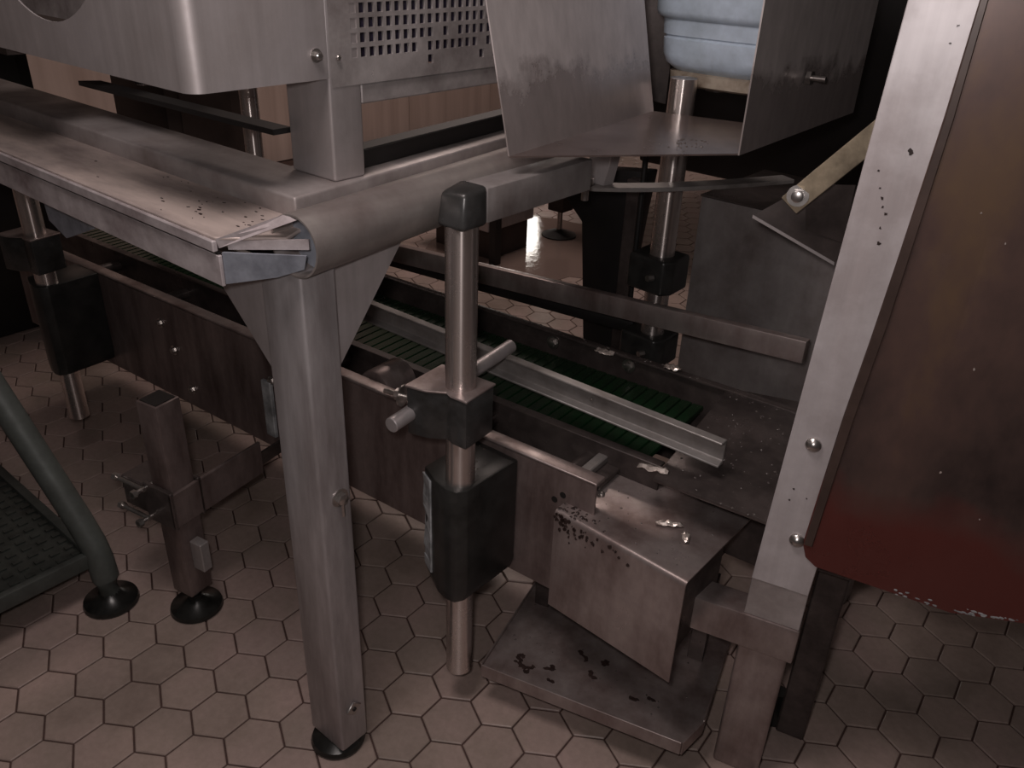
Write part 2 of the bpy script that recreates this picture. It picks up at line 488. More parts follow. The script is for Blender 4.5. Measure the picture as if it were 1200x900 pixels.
path = [(-0.106, -0.063)] + [(-0.106 + 0.021 * math.cos(R_(a)), -0.042 + 0.021 * math.sin(R_(a))) for a in range(-80, 1, 10)] + \
       [(-0.085, 0.085), (-0.084, 0.10), (-0.0845, 0.108), (-0.0855, 0.114), (-0.0855, 0.1355)]
G().ribbon(path, 0.0025, 0.0, 0.50).build('side_panel', 'steel', GC)
G().bolt((-0.0855, 0.117, 0.030), (1, 0, 0), 0.0058, 0.008).build('cover_bolt', 'bolt', GC)
G().box(-1.05, -0.16, 0.10, 0.104, 0.02, 0.50).build('inner_plate', 'steel_spot', GC)
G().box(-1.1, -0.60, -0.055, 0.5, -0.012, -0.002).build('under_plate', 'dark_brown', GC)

# ------------------------------------------------------------------ perforated guard
PG = thing('perforated_guard', 'perforated stainless sheet with square holes and dried splashes beside the pillar', 'machine guard', (-0.086, 0.1405, 1.1))
def perforated():
    g = G()
    py, pz, hy, hz = 0.0158, 0.0182, 0.0104, 0.0124
    ny, nz = 30, 14
    y00, z00 = 0.036, 0.041
    t = 0.004
    ys, zs = [0.0], [0.025]
    for i in range(ny):
        ys += [y00 + i * py, y00 + i * py + hy]
    for k in range(nz):
        zs += [z00 + k * pz, z00 + k * pz + hz]
    ys.append(0.52)
    zs.append(0.32)
    idx = {}
    vs = []
    for side in (0, 1):
        for a, yy in enumerate(ys):
            for b, zz in enumerate(zs):
                idx[(side, a, b)] = len(vs)
                vs.append((0.0 if side == 0 else -t, yy, zz))
    fs = []
    clog = random.Random(3)
    hole = set()
    for a in range(len(ys) - 1):
        for b in range(len(zs) - 1):
            if a % 2 == 1 and b % 2 == 1:
                row = b // 2
                if row == 0 and clog.random() < 0.85: continue
                if row == 1 and a > 16 and a < 40 and clog.random() < 0.40: continue
                if row == 2 and 18 < a < 34 and clog.random() < 0.25: continue
                hole.add((a, b))
    for a in range(len(ys) - 1):
        for b in range(len(zs) - 1):
            if (a, b) in hole:
                c = [(a, b), (a + 1, b), (a + 1, b + 1), (a, b + 1)]
                for i in range(4):
                    p, q = c[i], c[(i + 1) % 4]
                    fs.append((idx[(0, *p)], idx[(0, *q)], idx[(1, *q)], idx[(1, *p)]))
            else:
                for s in (0, 1):
                    fs.append(tuple(idx[(s, *p)] for p in ((a, b), (a + 1, b), (a + 1, b + 1), (a, b + 1))))
    return g.add(vs, fs)
perforated().build('sheet', 'steel_spot', PG)
G().box(-0.030, -0.003, 0.052, 0.52, -0.002, 0.0245).build('bottom_rail', 'steel_spot', PG, 0.002, 1)
G().bolt((0, 0.011, 0.062), (1, 0, 0), 0.004, 0.004, False).build('rivet', 'bolt', PG)
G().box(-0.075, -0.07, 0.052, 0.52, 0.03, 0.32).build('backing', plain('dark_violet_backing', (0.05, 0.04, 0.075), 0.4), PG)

# bar and shafts seen between cover and deck
tag(G().plate([(-0.72, 0.095, 1.060), (-0.70, 0.125, 1.060), (-0.183, 0.140, 1.060), (-0.183, 0.110, 1.060)], (0, 0, -0.008)).build('flat_bar', 'soot'),
    'long thin black flat bar reaching left from the pillar', 'bar')
for (sx, sy, r, z1, lab) in ((-0.53, 0.306, 0.0165, 1.30, 'polished upright shaft behind the table deck near the pillar'),
                             (-0.62, 0.16, 0.0105, 1.30, 'thin polished pin hanging below the machine cover')):
    s = thing('upright_shaft', lab, 'shaft', (sx, sy, 0.90 if r > 0.012 else 1.06))
    G().cyl((0, 0, 0), (0, 0, z1 - s.location.z), r, 28).build('rod', 'steel_pole', s)
    G().cyl((0, 0, 0.002), (0, 0, 0.014), r + 0.004, 28).build('collar', 'soot', s)

# ------------------------------------------------------------------ guide posts with clamps and blocks
def make_post(loc, yaw, label, with_beam, h=0.87):
    P = thing('guide_post', label, 'post', loc, yaw)
    G().cyl((0, 0, 0.0), (0, 0, h), 0.0243, 48).build('pole', 'steel_pole', P)
    if with_beam:
        z = 0.87
        g = G()
        g.hexa([(-0.027, -0.027, z - 0.008), (0.027, -0.027, z - 0.008), (0.027, 0.027, z - 0.008), (-0.027, 0.027, z - 0.008)],
               [(-0.022, -0.022, z + 0.042), (0.022, -0.018, z + 0.045), (0.026, 0.027, z + 0.050), (-0.026, 0.027, z + 0.050)])
        g.build('elbow_cap', 'clamp_dark', P, 0.008, 3)
        G().box(-0.0225, 0.0265, 0.024, 0.275, z - 0.004, z + 0.046).build('beam', 'steel_grey', P, 0.002, 2)
    return P
make_post((0.053, 0.243, 0.085), 0, 'bright round steel post with square beam on top in front of the conveyor', True)

def make_block(loc, yaw, label, mat='block_black'):
    Bk = thing('mounting_block', label, 'block', loc, yaw)
    poly = [(-0.072, -0.012), (-0.030, -0.030), (0.0, -0.036), (0.020, -0.031), (0.031, -0.015), (0.032, 0.112), (-0.072, 0.112)]
    g = G()
    n = len(poly)
    low = [(p[0] * 0.8 + 0.0, max(p[1], -0.034)) for p in poly]
    z0, z1 = 0.0, 0.24
    vs = [(p[0], p[1], z0) for p in low] + [(p[0], p[1], z0 + 0.022) for p in poly] + [(p[0], p[1], z1) for p in poly]
    fs = [tuple(range(n))[::-1], tuple(range(2 * n, 3 * n))]
    for s in (0, 1):
        for i in range(n):
            j = (i + 1) % n
            fs.append((s * n + i, s * n + j, (s + 1) * n + j, (s + 1) * n + i))
    g.add(vs, fs).build('body', mat, Bk, 0.003, 2)
    return Bk
b1 = make_block((0.053, 0.243, 0.272), 0, 'black plastic block around the lower part of the bright round post')
gg = G()
for k in range(9):
    za = 0.03 + k * 0.022
    gg.plate([(-0.0755, -0.011 + random.uniform(-0.003, 0.003), za), (-0.0755, -0.011 + random.uniform(-0.003, 0.003), za + 0.022),
              (-0.047, -0.0245 + random.uniform(-0.002, 0.0), za + 0.022), (-0.047, -0.0245 + random.uniform(-0.002, 0.0), za)], (0.003, 0.003, 0))
sc = gg.build('scraped_edge', 'scraped', b1)
sc['label'] = 'pale scraped strip along the block corner'

def make_clamp(loc, yaw, label, rod=True):
    Cl = thing('post_clamp', label, 'clamp', loc, yaw)
    poly = [(-0.062, -0.058), (-0.026, -0.048), (0.0, -0.030), (0.012, -0.034), (0.041, -0.032), (0.034, 0.040), (-0.070, 0.030)]
    G().prism(poly, 0.0, 0.084).build('body', 'clamp_dark', Cl, 0.003, 2)
    p2 = [(-0.064, -0.060), (-0.026, -0.050), (0.0, -0.032), (0.012, -0.036), (0.043, -0.034), (0.036, 0.042), (-0.072, 0.032)]
    G().prism(p2, 0.084, 0.088).build('top_plate', 'steel_hood', Cl, 0.001, 1)
    if rod:
        G().cyl((-0.055, -0.098, 0.035), (-0.090, 0.230, 0.045), 0.0125, 28).build('rod', 'steel', Cl, 0.001, 1)
        g = G()
        g.cyl((-0.062, -0.050, 0.062), (-0.108, -0.062, 0.062), 0.0042, 14)
        g.cyl((-0.078, -0.054, 0.062), (-0.087, -0.0565, 0.062), 0.0098, 6)
        g.build('clamp_bolt', 'bolt', Cl)
        G().cyl((-0.074, -0.053, 0.062), (-0.0765, -0.0537, 0.062), 0.018, 24).build('washer_plate', 'bolt', Cl)
    return Cl
make_clamp((0.053, 0.243, 0.603), 0, 'dark steel clamp with cross rod and bolt on the bright round post')

# the same kind of post farther left on the conveyor
make_post((-1.235, 0.153, 0.150), 4, 'dim round steel post at the far left under the table', False, 0.75)
make_block((-1.235, 0.153, 0.285), 4, 'black plastic block on the dim far left post')
make_clamp((-1.235, 0.153, 0.560), 4, 'black clamp on the dim far left post under the table lip', False)

# ------------------------------------------------------------------ conveyor
CV = thing('conveyor', 'belt conveyor with brown streaked side plates running under the table', 'conveyor', (0.05, 0.355, 0), 4)
fp = G()
fp.box(-1.7, 0.19, 0.0, 0.004, 0.262, 0.525)
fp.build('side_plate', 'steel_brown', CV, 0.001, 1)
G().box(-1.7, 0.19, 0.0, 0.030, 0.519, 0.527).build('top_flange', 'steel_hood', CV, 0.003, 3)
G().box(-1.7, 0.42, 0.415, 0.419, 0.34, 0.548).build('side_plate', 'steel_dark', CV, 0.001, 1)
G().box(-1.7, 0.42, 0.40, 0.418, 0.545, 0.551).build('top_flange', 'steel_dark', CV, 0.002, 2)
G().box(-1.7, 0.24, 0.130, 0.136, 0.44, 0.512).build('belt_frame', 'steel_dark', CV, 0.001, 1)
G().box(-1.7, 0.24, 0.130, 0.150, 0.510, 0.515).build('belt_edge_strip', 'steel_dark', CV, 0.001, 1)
# belt of cross links
me_link = None
u = -1.66
nlink = 0
while u < 0.20:
    if me_link is None:
        o = G().prism([(0, 0), (0.0015, 0.004), (0.022, 0.005), (0.0236, 0.002), (0.0236, -0.004), (0, -0.004)], 0.150, 0.395, 'y').build('belt_link', 'green', CV)
        me_link = o.data
    else:
        o = bpy.data.objects.new('belt_link', me_link)
        col.objects.link(o)
        o.parent = CV
    o.location = (u, 0, 0.497)
    u += 0.0245
    nlink += 1
for u in (-1.4, -1.1, -0.8, -0.52, -0.36, -0.12, 0.10):
    G().cyl((u, 0.006, 0.475), (u, 0.130, 0.475), 0.014, 20).build('cross_rod', 'steel_dark', CV)
G().cyl((-0.345, 0.035, 0.498), (-0.345, 0.115, 0.498), 0.042, 32).build('end_roller', 'steel_hood', CV, 0.004, 2)
G().box(0.085, 0.165, 0.06, 0.13, 0.470, 0.480).build('cross_bracket', 'steel_dark', CV, 0.002, 1)
G().box(0.118, 0.138, 0.03, 0.135, 0.480, 0.494).build('cross_bar', 'steel_rail', CV, 0.002, 1)
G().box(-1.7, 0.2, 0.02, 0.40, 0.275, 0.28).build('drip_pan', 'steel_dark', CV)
g = G()
g.bolt((-0.055, 0, 0.485), (0, -1, 0), 0.008, 0.008)
g.build('plate_bolt', 'bolt', CV)
g = G(); g.bolt((-0.046, 0, 0.432), (0, -1, 0), 0.010, 0.012); g.build('plate_bolt', 'bolt', CV)
for k, (u, z) in enumerate(((0.112, 0.462), (0.128, 0.478))):
    G().cyl((u, -0.0006, z), (u, 0.003, z), 0.006, 18).build('hole', 'soot', CV)
for (u, z) in ((-1.02, 0.46), (-0.98, 0.40), (-0.93, 0.31), (-0.62, 0.44), (-0.60, 0.40)):
    G().bolt((u, 0, z), (0, -1, 0), 0.008, 0.008).build('plate_bolt', 'bolt', CV)
g = G()
g.bolt((-0.17, 0.413, 0.52), (0, -1, 0), 0.010, 0.008); g.build('plate_bolt', 'bolt', CV)
g = G(); g.bolt((0.02, 0.413, 0.525), (0, -1, 0), 0.010, 0.008); g.build('plate_bolt', 'bolt', CV)
G().box(-0.645, -0.615, -0.012, -0.002, 0.30, 0.44).build('hanger_strap', 'scraped', CV, 0.002, 1)

# ------------------------------------------------------------------ guide rail (channel) over the belt
GR = thing('guide_rail', 'grey steel channel guide rail lying along above the green belt', 'rail', (0, 0, 0))
gy0, gy1 = 0.462, 0.494
def channel(u0, u1, ya, yb):
    g = G()
    prof = [(0, 0.0), (0, 0.004), (0.014, 0.008), (0.014, 0.038), (0.0, 0.042), (0.0, 0.046), (0.018, 0.046), (0.018, 0.0)]
    n = len(prof)
    vs = [(u0, ya + p[0], 0.575 + p[1]) for p in prof] + [(u1, yb + p[0], 0.575 + p[1]) for p in prof]
    return g.add(vs, [tuple(range(n))[::-1], tuple(range(n, 2 * n))] + [(i, (i + 1) % n, n + (i + 1) % n, n + i) for i in range(n)])
channel(-1.2, 0.392, 0.45, 0.478).build('channel', 'steel_rail', GR, 0.001, 1)
G().bolt((0.14, 0.487, 0.600), (0, -1, 0), 0.0035, 0.004, False).build('rivet', 'bolt', GR)

# long flat rail behind the belt
tag(G().hexa([(-0.95, 0.742, 0.555), (0.374, 0.822, 0.628), (0.374, 0.842, 0.628), (-0.95, 0.762, 0.555)],
             [(-0.95, 0.742, 0.600), (0.374, 0.822, 0.673), (0.374, 0.842, 0.673), (-0.95, 0.762, 0.600)]).build('side_rail', 'steel_hood', None, 0.002, 2),
    'long brown-grey flat rail crossing behind the belt to the grey cabinet', 'rail')
tag(G().hexa([(-1.2, 0.80, 0.50), (-0.02, 0.87, 0.545), (-0.02, 0.89, 0.545), (-1.2, 0.82, 0.50)],
             [(-1.2, 0.80, 0.53), (-0.02, 0.87, 0.572), (-0.02, 0.89, 0.572), (-1.2, 0.82, 0.53)]).build('side_rail', 'soot', None, 0.002, 2),
    'low black rail just beyond the far conveyor plate', 'rail')

# ------------------------------------------------------------------ hood cover, tray, transfer plate
HD = thing('hood_cover', 'bent brown-stained steel cover with sharp open side above the drip tray', 'cover', (0.182, 0.337, 0.255), -2.4)
def hood():
    g = G()
    t = 0.003
    r = 0.010
    arc = [(r - r * math.cos(R_(a)), 0.210 - r + r * math.sin(R_(a))) for a in range(0, 91, 15)]
    L = 0.256
    out = [(0.0, 0.0)] + arc + [(0.24, 0.210)]
    inn = [(0.24, 0.207)] + [(r - (r - t) * math.cos(R_(a)), 0.210 - r + (r - t) * math.sin(R_(a))) for a in range(90, -1, -15)] + [(t, 0.0)]
    prof = out + inn
    n = len(prof)
    vs = []
    for uu in (0.0, L):
        for (v, z) in prof:
            x = uu
            if uu > 0 and v > 0.05:
                x = L - 0.045 * (v - 0.05)
            vs.append((x, v, z))
    return g.add(vs, [tuple(range(n))[::-1], tuple(range(n, 2 * n))] + [(i, (i + 1) % n, n + (i + 1) % n, n + i) for i in range(n)])
hood().build('cover_sheet', 'steel_hood', HD)
G().plate([(0.232, 0.004, 0.205), (0.232, 0.16, 0.205), (0.232, 0.16, 0.06), (0.232, 0.004, 0.004)], (0.003, 0, 0)).build('inner_side', 'steel_dark', HD)
G().lathe((0.025, 0.055, 0.21), [(0.008, 0), (0.008, 0.003), (0.004, 0.005)], 16).build('rivet', 'bolt', HD)
G().lathe((0.03, 0.09, 0.21), [(0.006, 0), (0.006, 0.003), (0.003, 0.005)], 16).build('rivet', 'bolt', HD)

rg = random.Random(9)
def blob(g, c, r, sq=0.5):
    n = 7
    vs = [(c[0], c[1], c[2] + r * sq)]
    for k, (rr, zz) in enumerate(((0.65, 0.75), (1.0, 0.0))):
        for i in range(n):
            a = 2 * math.pi * i / n
            q = r * rr * rg.uniform(0.75, 1.25)
            vs.append((c[0] + q * math.cos(a), c[1] + q * math.sin(a), c[2] + r * sq * zz))
    fs = [(0, 1 + i, 1 + (i + 1) % n) for i in range(n)] + [(1 + i, 1 + n + i, 1 + n + (i + 1) % n, 1 + (i + 1) % n) for i in range(n)]
    g.add(vs, fs)
g = G()
for k in range(70):
    if k < 34:
        c = (abs(rg.gauss(0, 0.010)), rg.uniform(0.005, 0.22), 0.2105)
    else:
        c = (abs(rg.gauss(0.03, 0.035)), rg.uniform(0.004, 0.03), 0.2095)
    blob(g, c, rg.uniform(0.001, 0.0042), 0.5)
gr = g.build('grime', 'residue', HD, 0, 2, 60)
gr['kind'] = 'stuff'
g = G()
for k in range(60):
    u = abs(rg.gauss(0, 0.06)); z = 0.205 - abs(rg.gauss(0.012, 0.010)) - u * 0.05
    r0 = rg.uniform(0.0010, 0.0040)
    g.prism([(u + r0 * rg.uniform(0.6, 1.3) * math.cos(i * 1.0472), z + r0 * rg.uniform(0.6, 1.6) * math.sin(i * 1.0472)) for i in range(6)], -0.0012, 0.0004, 'y')
gr = g.build('grime_spatter', 'residue', HD, 0, 2, 60)
gr['kind'] = 'stuff'

TR = thing('drip_tray', 'shallow stained steel drip tray hung low beneath the bent cover', 'tray', (0.096, 0.26, 0.075), 15)
G().prism([(0, 0), (0.383, 0), (0.405, 0.06), (0.405, 0.30), (0.0, 0.26)], 0.020, 0.023).build('tray_floor', 'steel_hood', TR)
rim = G()
rim.box(0, 0.383, -0.003, 0.0, 0.0, 0.030)
rim.build('front_rim', 'steel_hood', TR, 0.0008, 1)
G().box(-0.003, 0.0, 0, 0.26, 0.0, 0.030).build('left_rim', 'steel_hood', TR, 0.0008, 1)
G().plate([(0.383, 0, 0), (0.405, 0.06, 0), (0.405, 0.06, 0.030), (0.383, 0, 0.030)], (0.003, -0.001, 0)).build('corner_rim', 'steel_hood', TR)
G().box(0.405, 0.408, 0.06, 0.30, 0.0, 0.030).build('right_rim', 'steel_hood', TR, 0.0008, 1)
G().box(0.02, 0.05, 0.20, 0.23, 0.023, 0.22).build('hanger', 'steel_dark', TR, 0.001, 1)
G().box(0.34, 0.37, 0.20, 0.23, 0.023, 0.22).build('hanger', 'steel_dark', TR, 0.001, 1)
G().lathe((0.36, 0.10, -0.075), [(0.02, 0.0), (0.02, 0.01), (0.012, 0.02), (0.012, 0.095)], 20).build('tray_foot', 'rubber', TR)
G().lathe((0.06, 0.2, -0.075), [(0.02, 0.0), (0.02, 0.01), (0.012, 0.02), (0.012, 0.095)], 20).build('tray_foot', 'rubber', TR)

tp = tag(G().prism([(0.312, 0.420), (0.510, 0.440), (0.40, 0.835), (0.258, 0.785)], 0.541, 0.549).build('transfer_plate', 'steel_dark', None, 0.002, 2),
         'flat dark wet transfer plate between the belt end and the pale column', 'plate')
G().prism([(0.340, 0.60), (0.45, 0.61), (0.40, 0.78), (0.30, 0.77)], 0.32, 0.541).build('support_web', 'steel_dark', tp)

# ------------------------------------------------------------------ pale column with crossbar
CO = thing('machine_column', 'pale flat-faced steel column with crossbar standing right of the drip tray', 'column', (0.494, 0.446, 0), 13.5)
def leaning(u0, u1, v0, v1, z0, z1, lean0, lean1, w1=0.0):
    return G().hexa([(u0 + lean0, v0, z0), (u1 + lean0, v0, z0), (u1 + lean0, v1, z0), (u0 + lean0, v1, z0)],
                    [(u0 + lean1, v0, z1), (u1 + lean1 + w1, v0, z1), (u1 + lean1 + w1, v1, z1), (u0 + lean1, v1, z1)])
leaning(0, 0.086, -0.012, 0.045, 0.44, 1.5, 0.0, 0.036).build('column_shaft', 'steel_bright', CO, 0.001, 1)
G().box(0, 0.080, 0.0, 0.05, 0.0, 0.30).build('lower_tube', 'steel_hood', CO, 0.006, 3)
G().box(-0.14, 0.088, -0.014, 0.04, 0.298, 0.366).build('crossbar', 'steel_hood', CO, 0.003, 2)
G().box(0.0, 0.086, -0.010, 0.045, 0.366, 0.44).build('base_plate', 'steel_chute', CO, 0.001, 1)
for (u, z) in ((0.034, 0.70), (0.043, 0.535)):
    G().lathe((0, 0, 0), [(0.011, 0), (0.011, 0.004), (0.007, 0.009), (0.002, 0.011)], 20).build('dome_bolt', 'bolt', CO)
    o = bpy.context.scene.collection.objects[-1]
    o.rotation_euler = (R_(90), 0, 0)
    o.location = (u + 0.008, -0.012, z)
rk = random.Random(4)
for (u, z, r0) in ((0.069, 1.108, 0.0042), (0.040, 1.082, 0.0016), (0.046, 1.062, 0.0018), (0.051, 1.051, 0.0024), (0.054, 1.040, 0.0018), (0.059, 1.033, 0.0026), (0.057, 1.015, 0.002), (0.060, 0.996, 0.0026), (0.083, 1.243, 0.0016), (0.080, 1.225, 0.0014), (0.03, 0.62, 0.0018), (0.05, 0.61, 0.0014), (0.028, 0.60, 0.0016)):
    G().prism([(u + r0 * rk.uniform(0.35, 1.2) * math.cos(i * math.pi / 5), z + r0 * rk.uniform(0.35, 1.2) * math.sin(i * math.pi / 5)) for i in range(10)], -0.0126, -0.0118, 'y').build('dark_speck', 'residue', CO)
G().box(0.09, 0.14, 0.10, 0.15, 0.02, 0.60).build('rear_post', 'steel_dark', CO, 0.003, 1)
G().box(0.02, 0.14, 0.04, 0.12, 0.45, 0.50).build('rear_link', 'steel_dark', CO, 0.003, 1)
G().lathe((0.08, 0.16, 0), [(0.035, 0), (0.036, 0.008), (0.026, 0.03), (0.015, 0.06)], 24).build('rubber_foot', 'rubber', CO)

# big red-brown sheet bolted to the column
RP = thing('splash_guard', 'large red-brown smeared sheet panel at the right edge', 'panel', (0.494, 0.446, 0), 13.5)
pu = [(0.060, 0.535), (0.068, 0.512), (0.085, 0.500), (0.27, 0.494), (0.36, 0.515), (0.70, 0.53), (0.70, 1.5), (0.102, 1.5), (0.097, 1.269), (0.0935, 1.15), (0.085, 0.985), (0.078, 0.868), (0.070, 0.754)]
G().prism(pu, -0.0165, -0.0125, 'y').build('sheet', 'red', RP, 0.001, 1)
fo = [(0.062, 0.535), (0.074, 0.535), (0.084, 0.754), (0.094, 0.90), (0.104, 1.15), (0.108, 1.5), (0.103, 1.5), (0.0945, 1.15), (0.079, 0.868), (0.071, 0.754)]
o = G().prism(fo, -0.0195, -0.0165, 'y').build('edge_fold', plain('brown_edge_fold', (0.070, 0.046, 0.039), 0.36, 0.2, 0.3, 12), RP, 0.001, 1)
random.seed(11)
for k in range(7):
    u, z = random.uniform(0.12, 0.30), random.uniform(0.56, 1.1)
    g = G()
    n = 7
    r0 = random.uniform(0.0006, 0.0014)
    g.prism([(u + r0 * random.uniform(0.6, 1.3) * math.cos(2 * math.pi * i / n), z + r0 * random.uniform(0.8, 1.8) * math.sin(2 * math.pi * i / n)) for i in range(n)], -0.0172, -0.0165, 'y')
    g.build('pale_fleck', 'foil', RP)

g = G()
for k in range(40):
    u = random.uniform(0.19, 0.40); z = 0.4965 + max(0.0, (u - 0.27) * 0.23) + abs(random.gauss(0, 0.004))
    r0 = random.uniform(0.0006, 0.0018)
    g.prism([(u + 2.2 * r0 * random.uniform(0.6, 1.3) * math.cos(2 * math.pi * i / 6), z + r0 * random.uniform(0.6, 1.2) * math.sin(2 * math.pi * i / 6)) for i in range(6)], -0.0172, -0.0165, 'y')
o = g.build('pale_smear', 'scraped', RP)
o['kind'] = 'stuff'

# ------------------------------------------------------------------ chute with blue motor
CH = thing('chute', 'open stainless sheet chute with half-wet walls hanging at top centre', 'chute')
G().plate([(0.057, 0.338, 1.03), (0.010, 0.807, 1.03), (-0.074, 0.794, 1.42), (-0.027, 0.325, 1.42)], (-0.0025, 0, 0)).build('left_wall', 'chute_wall', CH)
G().prism([(0.057, 0.338), (0.279, 0.612), (0.262, 0.86), (0.010, 0.807)], 1.0275, 1.03).build('chute_floor', 'chute_bed', CH)
G().plate([(0.279, 0.612, 1.0275), (0.266, 1.12, 1.0275), (0.268, 1.12, 1.42), (0.281, 0.612, 1.42)], (0.0025, 0, 0)).build('right_wall', 'chute_wall', CH)
g = G(); g.cyl((0.279, 0.823, 1.121), (0.312, 0.823, 1.121), 0.0045, 14); g.cyl((0.281, 0.823, 1.121), (0.289, 0.823, 1.121), 0.011, 6)
g.build('chute_bolt', 'bolt', CH)

MO = thing('gear_motor', 'pale blue gear motor inside the chute with rusty lower ring', 'motor', (0.062, 1.005, 1.052))
def rounded_stack(prof, n=48, e=4.0):
    g = G()
    vs, fs = [], []
    for hx, hy, z in prof:
        for i in range(n):
            a = 2 * math.pi * i / n
            c, q = math.cos(a), math.sin(a)
            vs.append((hx * math.copysign(abs(c) ** (2 / e), c), hy * math.copysign(abs(q) ** (2 / e), q), z))
    k = len(prof)
    fs = [tuple(range(n))[::-1], tuple(range((k - 1) * n, k * n))]
    for t in range(k - 1):
        for i in range(n):
            j = (i + 1) % n
            fs.append((t * n + i, t * n + j, (t + 1) * n + j, (t + 1) * n + i))
    return g.add(vs, fs)
rounded_stack([(0.100, 0.085, 0.036), (0.120, 0.100, 0.050), (0.126, 0.106, 0.066), (0.128, 0.108, 0.094), (0.1255, 0.1055, 0.096), (0.1255, 0.1055, 0.099), (0.129, 0.109, 0.101),
               (0.131, 0.111, 0.128), (0.141, 0.121, 0.134), (0.144, 0.124, 0.142), (0.144, 0.124, 0.20), (0.134, 0.114, 0.212), (0.134, 0.114, 0.36)]).build('housing', 'motor', MO, 0, 2, 50)
rounded_stack([(0.098, 0.084, 0.010), (0.108, 0.092, 0.014), (0.110, 0.094, 0.034), (0.100, 0.085, 0.037)]).build('rusty_ring', 'rust', MO)
G().cyl((0.075, -0.122, 0.205), (0.075, -0.100, 0.205), 0.034, 28).build('terminal_boss', 'motor', MO, 0.004, 2)
G().cyl((-0.02, -0.02, 0.0), (-0.02, -0.02, 0.014), 0.022, 24).build('output_flange', 'steel_dark', MO)

# ------------------------------------------------------------------ rear post assembly
RPo = thing('guide_post', 'round steel post rising behind the belt toward the blue motor', 'post', (0.030, 0.870, 0.0))
G().cyl((0, 0, 0.42), (0, 0, 1.085), 0.0255, 40).build('pole', 'steel_pole', RPo)
G().prism([(-0.02, -0.03), (0.03, -0.045), (0.045, -0.005), (-0.01, 0.015)], 0.985, 0.99).build('collar_plate', 'steel', RPo)
def rear_block(z0, z1, label):
    k = thing('mounting_block', label, 'block', (0.030, 0.870, z0))
    G().prism([(-0.055, -0.040), (0.030, -0.045), (0.046, -0.025), (0.045, 0.040), (-0.055, 0.045)], 0, z1 - z0).build('body', 'block_black', k, 0.006, 3)
    g = G(); g.cyl((0.01, -0.045, (z1 - z0) * 0.5), (0.005, -0.058, (z1 - z0) * 0.5), 0.007, 6); g.build('bolt', 'bolt', k)
    return k
rear_block(0.668, 0.742, 'black block above the flat rail on the rear post')
rear_block(0.500, 0.568, 'lower black block on the rear post behind the belt')
th = thing('threaded_rod', 'thin dark rod standing left of the rear post', 'rod', (-0.045, 0.89, 0.45))
G().cyl((0, 0, 0), (0, 0, 0.50), 0.006, 12).build('rod', 'soot', th)
G().cyl((0, 0, 0.02), (0, 0, 0.035), 0.012, 6).build('nut', 'bolt', th)
arm = tag(G().prism([(-0.30, 0.845), (-0.075, 0.875), (-0.085, 0.79), (-0.115, 0.47), (-0.115, 0.0), (-0.205, 0.0), (-0.205, 0.44), (-0.235, 0.73), (-0.295, 0.785)], 0.955, 1.0, 'y').build('bracket_arm', 'soot', None, 0.004, 2),
    'wide black bracket arm standing behind the flat rail', 'bracket')
G().box(-0.105, -0.075, 0.925, 0.953, 0.45, 0.86).build('angle_strip', 'steel_dark', arm, 0.002, 1)
# curved strap
sp = []
for i in range(13):
    t = i / 12
    p = Vector((-0.085, 0.640)) * (1 - t) ** 2 + Vector((0.06, 0.70)) * 2 * t * (1 - t) + Vector((0.218, 1.02)) * t * t
    sp.append((p.x, p.y))
tag(G().ribbon(sp, 0.038, 0.897, 0.905).build('curved_strap', 'steel_rail', None, 0.001, 1),
    'thin curved flat strap sweeping right below the chute', 'strap')
hp_ = tag(G().plate([(-0.059, 0.70, 1.027), (0.010, 0.70, 1.027), (-0.015, 0.70, 0.905), (-0.049, 0.70, 0.905)], (0.006, 0.022, 0)).build('hanger_plate', 'steel', None, 0.001, 1),
    'pale tapered hanger plate between chute and curved strap', 'bracket')
kn = thing('strap_bolt', 'bright round bolt head on the left end of the curved strap', 'bolt', (-0.045, 0.685, 0.905))
G().cyl((0, 0, 0), (0, 0, 0.014), 0.016, 24).build('head', 'bolt', kn, 0.002, 2)
G().cyl((0, 0, -0.03), (0, 0, 0), 0.007, 14).build('shank', 'bolt', kn)

# diagonal brace and bracket
DB = thing('diagonal_brace', 'slanted yellowish flat brace bolted at its lower end beside the column', 'brace')
def bar(p0, p1, wd, tk):
    p0, p1 = Vector(p0), Vector(p1)
    d = (p1 - p0).normalized()
    n = Vector((0.3, -1, 0)).normalized()
    s = d.cross(n).normalized() * wd / 2
    nn = s.cross(d).normalized() * tk
    return G().plate([p0 - s, p1 - s, p1 + s, p0 + s], nn)
bar((0.355, 0.66, 0.958), (0.487, 0.66, 1.115), 0.034, 0.006).build('bar', 'brass', DB, 0.001, 1)
G().bolt((0.368, 0.652, 0.976), (0.3, -1, 0.1), 0.011, 0.010).build('brace_bolt', 'bolt', DB)
G().plate([(0.299, 0.660, 0.929), (0.423, 0.720, 0.866), (0.455, 0.80, 0.965), (0.362, 0.73, 0.985)], (0, 0, -0.004)).build('bracket_plate', 'steel_dark', DB, 0.001, 1)
G().plate([(0.299, 0.659, 0.930), (0.423, 0.719, 0.867), (0.423, 0.719, 0.862), (0.299, 0.659, 0.925)], (0.001, -0.002, 0)).build('bracket_edge', 'steel', DB)
G().plate([(0.362, 0.69, 0.985), (0.42, 0.745, 0.985), (0.425, 0.735, 0.895), (0.375, 0.695, 0.915)], (0, 0.004, 0)).build('bracket_web', 'steel_dark', DB)

